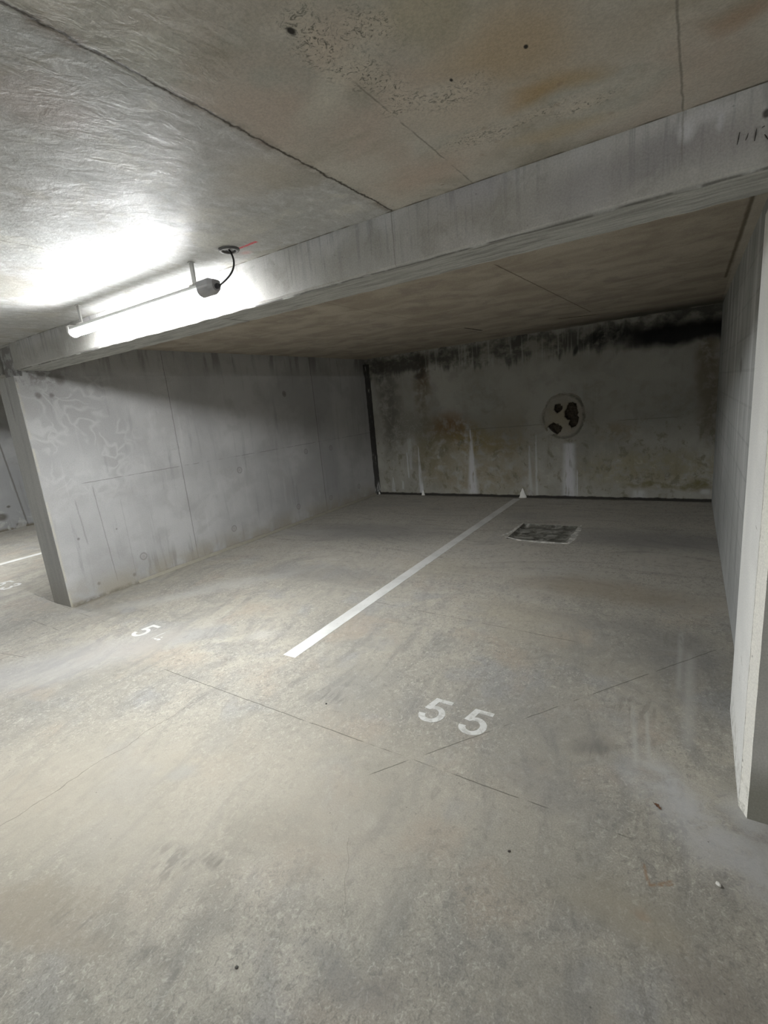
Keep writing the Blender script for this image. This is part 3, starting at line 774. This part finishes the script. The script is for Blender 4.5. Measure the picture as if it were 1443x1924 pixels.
# ------------------------------------------------------------------ pit in the floor of bay 55
def mat_pit():
    g = G('pit_mud')
    n = g.noise(g.pos, 9, 6, .65, .6)
    c = g.mix((.10, .097, .08), (.30, .295, .265), g.ss(n, .40, .66))
    c = g.mix(c, (.035, .032, .026), g.ss(g.noise(g.vm('ADD', g.pos, (1, 1, 0)), 7, 4), .55, .68) * .8)
    return g.finish(c, .75, n, .6, .015)
def mat_pit_rim():
    g = G('pit_rim_mortar'); n = g.noise(g.pos, 14, 5, .65)
    return g.finish(g.mix((.36, .355, .33), (.66, .65, .60), g.ss(n, .4, .62)), .85, n, .5, .01)
pit = empty('floor_pit', (-1.44, 5.46, 0), 'shallow square pit with dark muddy bottom in the floor of bay 55', 'floor pit')
bm = bmesh.new(); N = 60; gr = {}
for i in range(N + 1):
    for k in range(N + 1):
        a, b = i / N, k / N
        x = SU[0] + (SU[1] - SU[0]) * a; y = SU[2] + (SU[3] - SU[2]) * b
        e = min(a, 1 - a, b, 1 - b)
        z = -.002 - .030 * min(1, e / .07) + .008 * mnoise.noise(Vector((x * 9, y * 9, 0))) * min(1, e / .05) + .010 * max(0, mnoise.noise(Vector((x * 5, y * 5, 5)))) * min(1, e / .05)
        gr[i, k] = bm.verts.new((x + 1.44, y - 5.46, z))
for i in range(N):
    for k in range(N): bm.faces.new((gr[i, k], gr[i+1, k], gr[i+1, k+1], gr[i, k+1]))
obj('pit_bottom', bm, mat_pit(), pit, True)
bm = bmesh.new()
def rim(path, w0, w1, hgt, seed):
    path = [Vector(q) for q in path]; pts = []
    for a, b in zip(path, path[1:]):
        n = max(2, int((b - a).length / .02))
        pts += [a.lerp(b, t / n) for t in range(n)]
    pts.append(path[-1]); rings = []
    for i, q in enumerate(pts):
        t = (pts[min(i+1, len(pts)-1)] - pts[max(i-1, 0)]).normalized(); s = Vector((-t.y, t.x, 0))
        f = i / (len(pts) - 1); w = (w0 + (w1 - w0) * f) * (1 + .5 * mnoise.noise(q * 14 + Vector((seed, 0, 0)))) * min(1, 3 * min(f, 1 - f) + .25)
        q = q + s * .012 * mnoise.noise(q * 9)
        rings.append([bm.verts.new(q + s * w), bm.verts.new(q + s * w * .4 + Vector((0, 0, hgt))), bm.verts.new(q - s * w * .4 + Vector((0, 0, hgt * .9))), bm.verts.new(q - s * w)])
    for r1, r2 in zip(rings, rings[1:]):
        for k in range(3): bm.faces.new((r1[k], r1[k+1], r2[k+1], r2[k]))
o0 = Vector((1.44, -5.46, 0))
rim([Vector((-1.79, 5.17, 0)) + o0, Vector((-1.60, 5.10, 0)) + o0, Vector((-1.44, 5.08, 0)) + o0, Vector((-1.09, 5.08, 0)) + o0], .014, .030, .006, 1)
rim([Vector((-1.85, 5.20, 0)) + o0, Vector((-1.79, 5.40, 0)) + o0, Vector((-1.77, 5.82, 0)) + o0], .028, .012, .005, 3)
rim([Vector((-1.08, 5.08, 0)) + o0, Vector((-1.08, 5.4, 0)) + o0, Vector((-1.09, 5.84, 0)) + o0], .035, .025, .004, 5)
bmesh.ops.recalc_face_normals(bm, faces=bm.faces)
tag(obj('mortar_rim', bm, mat_pit_rim(), pit, True), 'pale rough mortar rim')

# ------------------------------------------------------------------ painted markings
def mat_paint(name, wear):
    g = G(name)
    n = g.noise(g.pos, 26, 5, .65, .4); n2 = g.noise(g.pos, 4, 4)
    c = g.mix((.80, .80, .77), (.70, .70, .67), g.ss(n2, .4, .65))
    c = g.mix(c, (.50, .49, .455), g.ss(n, .60 - wear * .16, .70 - wear * .12) * (.35 + wear * .5))
    c = g.mix(c, (.30, .29, .27), g.ss(g.noise(g.vec(g.x * 30, g.y * 9, 0), 1.0, 4, .6), .66, .74) * .6)
    return g.finish(g._scale(c, .74), .6, n, .2, .003)
M_LINE, M_NUM, M_WORN = mat_paint('line_paint', .1), mat_paint('number_paint', .75), mat_paint('worn_paint', 1.0)

def line_outline(x0, x1, y0, y1, skew=0.0, step=.04):
    out = []; n = int((y1 - y0) / step)
    jt = lambda s, y: .0022 * mnoise.noise(Vector((s, y * 12, 0)))
    for i in range(n + 1): y = y0 + (y1 - y0) * i / n; out.append((x1 + skew * i / n + jt(1.3, y), y))
    for i in range(n, -1, -1): y = y0 + (y1 - y0) * i / n; out.append((x0 + skew * i / n + jt(4.7, y), y))
    return out
a, b, c2 = on(531, 1230, 2, 0), on(556, 1235, 2, 0), on(968, 938, 2, 0)
bm = bmesh.new(); plate(bm, line_outline(-.052, .056, 0, YB - .10 - 2.10, -.02), 0, .0016)
o = obj('parking_line', bm, M_LINE); o.location = (-2.262, 2.10, 0)
tag(o, 'long white painted line on the floor between bays 54 and 55', 'parking line')
bm = bmesh.new(); plate(bm, line_outline(-.055, .055, 0, 4.9), 0, .0016)
o = obj('parking_line', bm, M_LINE); o.location = (-7.72, 2.30, 0)
tag(o, 'white painted line in bay 53 seen past the dividing wall at far left', 'parking line')

def arc(cx, cy, rx, ry, a0, a1, n):
    return [(cx + rx * math.cos(math.radians(a0 + (a1 - a0) * i / n)), cy + ry * math.sin(math.radians(a0 + (a1 - a0) * i / n))) for i in range(n + 1)]
FIVE = [(.14, 1.0), (.62, 1.0), (.62, .86), (.27, .86), (.235, .655), (.31, .68)] + arc(.31, .335, .33, .345, 80, -90, 16) + [(.18, .01), (.06, .09), (.005, .18), (-.01, .27), (.155, .29), (.17, .22), (.22, .155), (.31, .13)] + arc(.31, .335, .165, .205, -80, 90, 12) + [(.24, .53), (.18, .48), (.03, .505)]
THREE = [(.0, .74), (.03, .87), (.13, .97), (.30, 1.0), (.47, .97), (.58, .87), (.60, .75), (.56, .62), (.46, .535), (.58, .47), (.64, .35), (.63, .2), (.53, .06), (.32, 0), (.14, .03), (.03, .12), (-.01, .27), (.15, .29), (.19, .18), (.30, .13), (.43, .17), (.47, .28), (.43, .41), (.33, .46), (.24, .46), (.24, .58), (.33, .58), (.42, .64), (.44, .74), (.38, .84), (.29, .865), (.19, .83), (.16, .73)]
def digit(outline, size, x, y, par, mat, rot=0.0, width=1.0):
    bm = bmesh.new(); plate(bm, [(q[0] * size * width, q[1] * size) for q in outline], 0, .0016)
    o = obj('digit', bm, mat, par); o.location = (x, y, 0); o.rotation_euler.z = rot
    return o
n55 = empty('bay_number', (-1.19, 1.885, 0), 'worn white stencilled number 55 on the floor in front of its bay', 'bay number')
digit(FIVE, .202, .018, .0, n55, M_NUM, 0, 1.05); digit(FIVE, .202, .245, .0, n55, M_NUM, 0, 1.05)
n54 = empty('bay_number', (-3.77, 1.835, 0), 'half worn away white number 54 on the floor near the dividing wall', 'bay number')
digit(FIVE, .20, .02, .0, n54, M_LINE, 0, 1.05)
bm = bmesh.new()
for seg_ in ([(.00, .17), (.03, .20), (.075, .36), (.12, .88), (.09, .92), (.03, .42)], [(.13, .20), (.42, .14), (.52, .24), (.44, .30), (.16, .27)], [(.30, .36), (.40, .34), (.42, .42), (.32, .44)]):
    plate(bm, [(x_ * .2, y_ * .2) for x_, y_ in seg_], 0, .0016)
o = obj('digit', bm, M_WORN, n54); o.location = (.270, .0, 0)
o['label'] = 'flaked remains of the digit 4'
n53 = empty('bay_number', (-6.72, 1.88, 0), 'white number 53 on the floor cut by the left edge of the view', 'bay number')
digit(FIVE, .20, .02, .02, n53, M_LINE, .02, 1.05); digit(THREE, .20, .255, .02, n53, M_LINE, .02, 1.05)

# ------------------------------------------------------------------ batten lamp
def mat_diffuser(name, power):
    # emission brightest below, cut on flanks and upper facets to dim ceiling and beam
    g = G(name)
    sp = g.nt.nodes.new('ShaderNodeSeparateXYZ'); g.nt.links.new(g.nrm.s, sp.inputs[0])
    nz = S(g, sp.outputs[2])
    k = g.ss(nz, -.7, -.1, 1.0, .42) * g.ss(nz, -.05, .12, 1.0, .22) * power
    mt = g.finish((.9, .9, .9), .4)
    b = next(q for q in g.nt.nodes if q.type == 'BSDF_PRINCIPLED')
    b.inputs['Emission Color'].default_value = (*LAMP_COL, 1); g.nt.links.new(k.s, b.inputs['Emission Strength'])
    return mt
M_DIFF, M_DIFF2 = mat_diffuser('lit_diffuser', LAMP_POWER), mat_diffuser('lit_diffuser_aisle', AISLE_POWER)
M_HOUS = plain('lamp_housing', (.62, .62, .60), .45)
M_CAPL = plain('pale_end_cap', (.72, .71, .68), .4)
M_CAPR = plain('grey_end_cap', (.36, .36, .365), .4)
M_ROD = plain('zinc_rod', (.55, .55, .53), .4, .3)
M_BLACK = plain('black_rubber', (.02, .02, .02), .5)
M_PLAST = plain('dark_plastic', (.035, .035, .04), .45)

def make_batten(label, mat_diff, group=None):
    """1.24 m batten along x, origin at the ceiling over its middle"""
    t = empty('batten_light', (0, 0, 0), label, 'ceiling light', group)
    L = .657; zc = -.145
    body = [(.034 * math.cos(a), zc + .030 * math.sin(a)) for a in [math.radians(q) for q in (165, 180, 195, 210, 225, 240, 255, 270, 285, 300, 315, 330, 345, 360, 375)]]
    bm = bmesh.new(); prism(bm, body, 0, -L, L, 1)
    obj('diffuser', bm, mat_diff, t, False)
    hz = zc + .0080
    top = [(-.0315, hz), (.0315, hz), (.0315, hz + .014), (.020, hz + .022), (-.020, hz + .022), (-.0315, hz + .014)]
    bm = bmesh.new(); prism(bm, top, 0, -L, L, 1)
    obj('housing', bm, M_HOUS, t)
    cap = [(.037 * math.cos(a), zc + .034 * math.sin(a)) for a in [math.radians(q) for q in range(160, 381, 20)]] + [(.036, zc + .036), (.022, zc + .042), (-.022, zc + .042), (-.036, zc + .036)]
    def taper(x0, x1, x2, s):
        bm = bmesh.new(); rings = []
        for xx, k in ((x0, 1.0), (x1, 1.0), (x2, s)):
            rings.append([bm.verts.new((xx, u * k, zc + .004 + (v - zc - .004) * k)) for u, v in cap])
        for r1, r2 in zip(rings, rings[1:]):
            for i in range(len(cap)): bm.faces.new((r1[i], r1[(i+1) % len(cap)], r2[(i+1) % len(cap)], r2[i]))
        bm.faces.new(rings[0]); bm.faces.new(rings[-1]); bmesh.ops.recalc_face_normals(bm, faces=bm.faces)
        return bm
    obj('end_cap', taper(-L, -L - .022, -L - .040, .72), M_CAPL, t)
    oc = obj('end_cap', taper(L - .012, L + .070, L + .098, .70), M_CAPR, t); oc['label'] = 'dark grey moulded end cap'
    bm = bmesh.new(); tube(bm, [(L + .095, 0, zc), (L + .108, 0, zc), (L + .109, 0, zc), (L + .122, 0, zc)], [.013, .013, .009, .008], 10)
    obj('cable_gland', bm, M_PLAST, oc)
    for s in (-.55, .595):
        bm = bmesh.new(); box(bm, s - .0125, s + .0125, -.004, .004, hz + .02, 0)
        box(bm, s - .0105, s + .0105, -.014, .014, -.003, 0)
        obj('hanger_strap', bm, M_ROD, t)
        bm = bmesh.new(); prism(bm, [(-.026, hz + .012), (.026, hz + .012), (.026, hz + .026), (.010, hz + .034), (-.010, hz + .034), (-.026, hz + .026)], 0, s - .016, s + .016, 1)
        obj('bracket', bm, M_HOUS, t)
    return t

LX, LY = -2.785, 1.77
lamp = make_batten('bright tubular batten light hanging on two straps beside the concrete beam', M_DIFF)
lamp.location = (LX, LY, ZC)
# its flex up to the ceiling outlet
hole = on(430, 468, 2, ZC)
p0 = Vector((LX + .657 + .120, LY, ZC - .145)); p3 = Vector((hole.x, hole.y, ZC - .002))
def bez(a, b, c, d, n=28):
    return [a * (1-t)**3 + b * 3 * t * (1-t)**2 + c * 3 * t*t * (1-t) + d * t**3 for t in [i / n for i in range(n + 1)]]
bm = bmesh.new(); tube(bm, [q - Vector((LX, LY, ZC)) for q in bez(p0, p0 + Vector((.085, 0, .02)), p3 + Vector((.06, .0, -.085)), p3)], .0045, 8)
obj('flex', bm, M_BLACK, lamp, True)['label'] = 'curved black power flex'

# outlet in the ceiling
out = empty('ceiling_outlet', (hole.x, hole.y, ZC), 'round dark cable outlet in the ceiling with black flex coming out', 'ceiling outlet')
bm = bmesh.new(); segn = 40; prof = [(.030, -.001), (.034, -.010), (.046, -.010), (.050, -.004), (.050, .001)]
rings = [[bm.verts.new((r * math.cos(2*math.pi*k/segn), r * math.sin(2*math.pi*k/segn), z)) for k in range(segn)] for r, z in prof]
for r1, r2 in zip(rings, rings[1:]):
    for k in range(segn): bm.faces.new((r1[k], r1[(k+1) % segn], r2[(k+1) % segn], r2[k]))
bmesh.ops.recalc_face_normals(bm, faces=bm.faces)
obj('rim', bm, plain('outlet_rim', (.10, .10, .10), .4), out, True)
bm = bmesh.new(); tube(bm, [(0, 0, -.003), (0, 0, .001)], .031, 32)
obj('recess', bm, M_BLACK, out)

# the other battens of the car park: over bay 53 and over the aisle behind the camera
def copy_tree(o, parent=None):
    c = o.copy(); COL.objects.link(c); c.parent = parent
    for ch in list(o.children): copy_tree(ch, c)
    return c
bay53 = make_batten('batten light over bay 53 beyond the dividing wall', M_DIFF)
bay53.location = (-8.0, 1.75, ZC)
first = make_batten('batten light over the aisle behind the photographer, right of the middle', M_DIFF2, 'aisle batten lights')
first.location = (3.0, -2.6, ZC)
for (x, y, lab) in ((-2.7, -6.2, 'batten light over the aisle behind the photographer, left of the middle'),):
    c_ = copy_tree(first); c_.location = (x, y, ZC); c_['label'] = lab

# ------------------------------------------------------------------ tally marks chalked on the beam
M_CHAR = plain('charcoal', (.03, .028, .025), .9)
marks = empty('tally_marks', (0.09, BY0, 2.27), 'black hand-drawn vertical strokes on the beam face at the right edge', 'handwritten mark')
def stroke(pts, wd):
    q = [on(px, py, 1, BY0 - .0030) for px, py in pts]; q = [v - marks.location for v in q]
    bm = bmesh.new()
    rings = []
    for i, v in enumerate(q):
        t = (q[min(i+1, len(q)-1)] - q[max(i-1, 0)]).normalized(); s = Vector((-t.z, 0, t.x)) * wd * (1.0 if 0 < i < len(q)-1 else .5)
        rings.append([bm.verts.new(v + s), bm.verts.new(v - s), bm.verts.new(v - s + Vector((0, .004, 0))), bm.verts.new(v + s + Vector((0, .004, 0)))])
    for r1, r2 in zip(rings, rings[1:]):
        for k in range(4): bm.faces.new((r1[k], r1[(k+1) % 4], r2[(k+1) % 4], r2[k]))
    bm.faces.new(rings[0]); bm.faces.new(rings[-1])
    bmesh.ops.recalc_face_normals(bm, faces=bm.faces)
    obj('stroke', bm, M_CHAR, marks)
stroke([(1385, 271), (1388, 259), (1390, 248)], .0011)
stroke([(1401, 263), (1404, 257), (1406, 250)], .0009)
stroke([(1418, 264), (1420, 253), (1422, 241)], .0012)
stroke([(1432, 239), (1437, 236)], .0008)
stroke([(1437, 252), (1440, 256), (1443, 261)], .0009)

# ------------------------------------------------------------------ litter on the floor
def blob(name, px, py, r, flat, mat, label, cat, seed, sx=1.0):
    q = on(px, py, 2, 0); bm = bmesh.new()
    bmesh.ops.create_icosphere(bm, subdivisions=3, radius=r)
    for v in bm.verts:
        v.co *= 1 + .35 * mnoise.noise(v.co / r * .9 + Vector((seed, 0, 0)))
        v.co.z *= flat; v.co.x *= sx
    zmin = min(v.co.z for v in bm.verts)
    for v in bm.verts: v.co.z -= zmin
    o = obj(name, bm, mat, smooth=True); o.location = (q.x, q.y, 0); o.rotation_euler.z = seed
    return tag(o, label, cat)
blob('pebble', 1350, 1664, .0068, .6, plain('white_stone', (.72, .71, .66), .6), 'small white pebble on the floor right of the rust mark', 'pebble', 2.2, 1.5)
blob('gravel_crumb', 957, 1600, .0042, .5, plain('dark_crumb', (.06, .05, .045), .9), 'tiny dark crumb on the open floor below number 55', 'crumb', .8, 1.6)
blob('gravel_crumb', 613, 1323, .0050, .6, plain('black_crumb', (.04, .04, .04), .9), 'tiny black crumb on the floor below the end of the white line', 'crumb', .1)
blob('gravel_crumb', 445, 1818, .0042, .5, plain('grey_crumb', (.10, .095, .085), .9), 'tiny grey crumb near the bottom edge of the floor, nearer the left side', 'crumb', .7, 1.5)
# dead leaf: crinkled blade with a stalk
q = on(1236, 1517, 2, 0)
leaf = empty('dead_leaf', (q.x, q.y, 0), 'small dry brown curled leaf on the floor near the right pier', 'leaf')
bm = bmesh.new(); n = 12; top_ = []; bot = []
for i in range(n + 1):
    t = i / n; wdt = .006 * math.sin(math.pi * min(1, t * 1.05)) ** .8 * (1 + .35 * math.sin(t * 17))
    xx = (t - .5) * .030; zz = .0035 + .0030 * math.sin(t * 5)
    top_.append(bm.verts.new((xx, wdt, zz + .003))); bot.append(bm.verts.new((xx, -wdt, zz + .002)))
mid_ = [bm.verts.new(((i / n - .5) * .030, 0, .0012 + .0024 * math.sin(i / n * 5) ** 2)) for i in range(n + 1)]
for i in range(n):
    bm.faces.new((top_[i], top_[i+1], mid_[i+1], mid_[i])); bm.faces.new((mid_[i], mid_[i+1], bot[i+1], bot[i]))
lb = obj('blade', bm, plain('dry_leaf', (.13, .065, .035), .8, var=.3), leaf); lb.modifiers.new('t', 'SOLIDIFY').thickness = .0006
bm = bmesh.new(); tube(bm, [(-.014, 0, .003), (-.019, .002, .004), (-.024, .005, .002)], .0007, 6)
obj('stalk', bm, plain('leaf_stalk', (.10, .055, .03), .8), leaf)
leaf.rotation_euler.z = -.6
# little cones of lime at the foot of the back wall
M_LIME = plain('lime_crust', (.74, .73, .69), .9)
def cone(px, r, h, label, seed):
    q = on(px, 931, 1, YB); bm = bmesh.new(); rg = []
    for i in range(9):
        t = i / 8
        rg.append([bm.verts.new((r * (1 - t) ** .8 * math.cos(a) * (1 + .25 * mnoise.noise(Vector((math.cos(a), math.sin(a), t * 3 + seed)))) , r * .45 * (1 - t) ** .8 * math.sin(a), h * t)) for a in [2 * math.pi * k / 20 for k in range(20)]])
    for r1, r2 in zip(rg, rg[1:]):
        for k in range(20): bm.faces.new((r1[k], r1[(k+1) % 20], r2[(k+1) % 20], r2[k]))
    bm.faces.new(rg[0][::-1]); bmesh.ops.remove_doubles(bm, verts=bm.verts, dist=.0005); bmesh.ops.recalc_face_normals(bm, faces=bm.faces)
    o = obj('lime_crust', bm, M_LIME, smooth=True); o.location = (q.x, YB - r * .30, 0)
    tag(o, label, 'lime deposit')
cone(983, .060, .155, 'white pointed lime crust at the foot of the back wall by the parking line', 1.0)
cone(796, .035, .095, 'small white lime crust at the foot of the back wall left of the middle', 4.0)
cone(712, .045, .12, 'pale lime crust at the foot of the back left corner', 7.0)
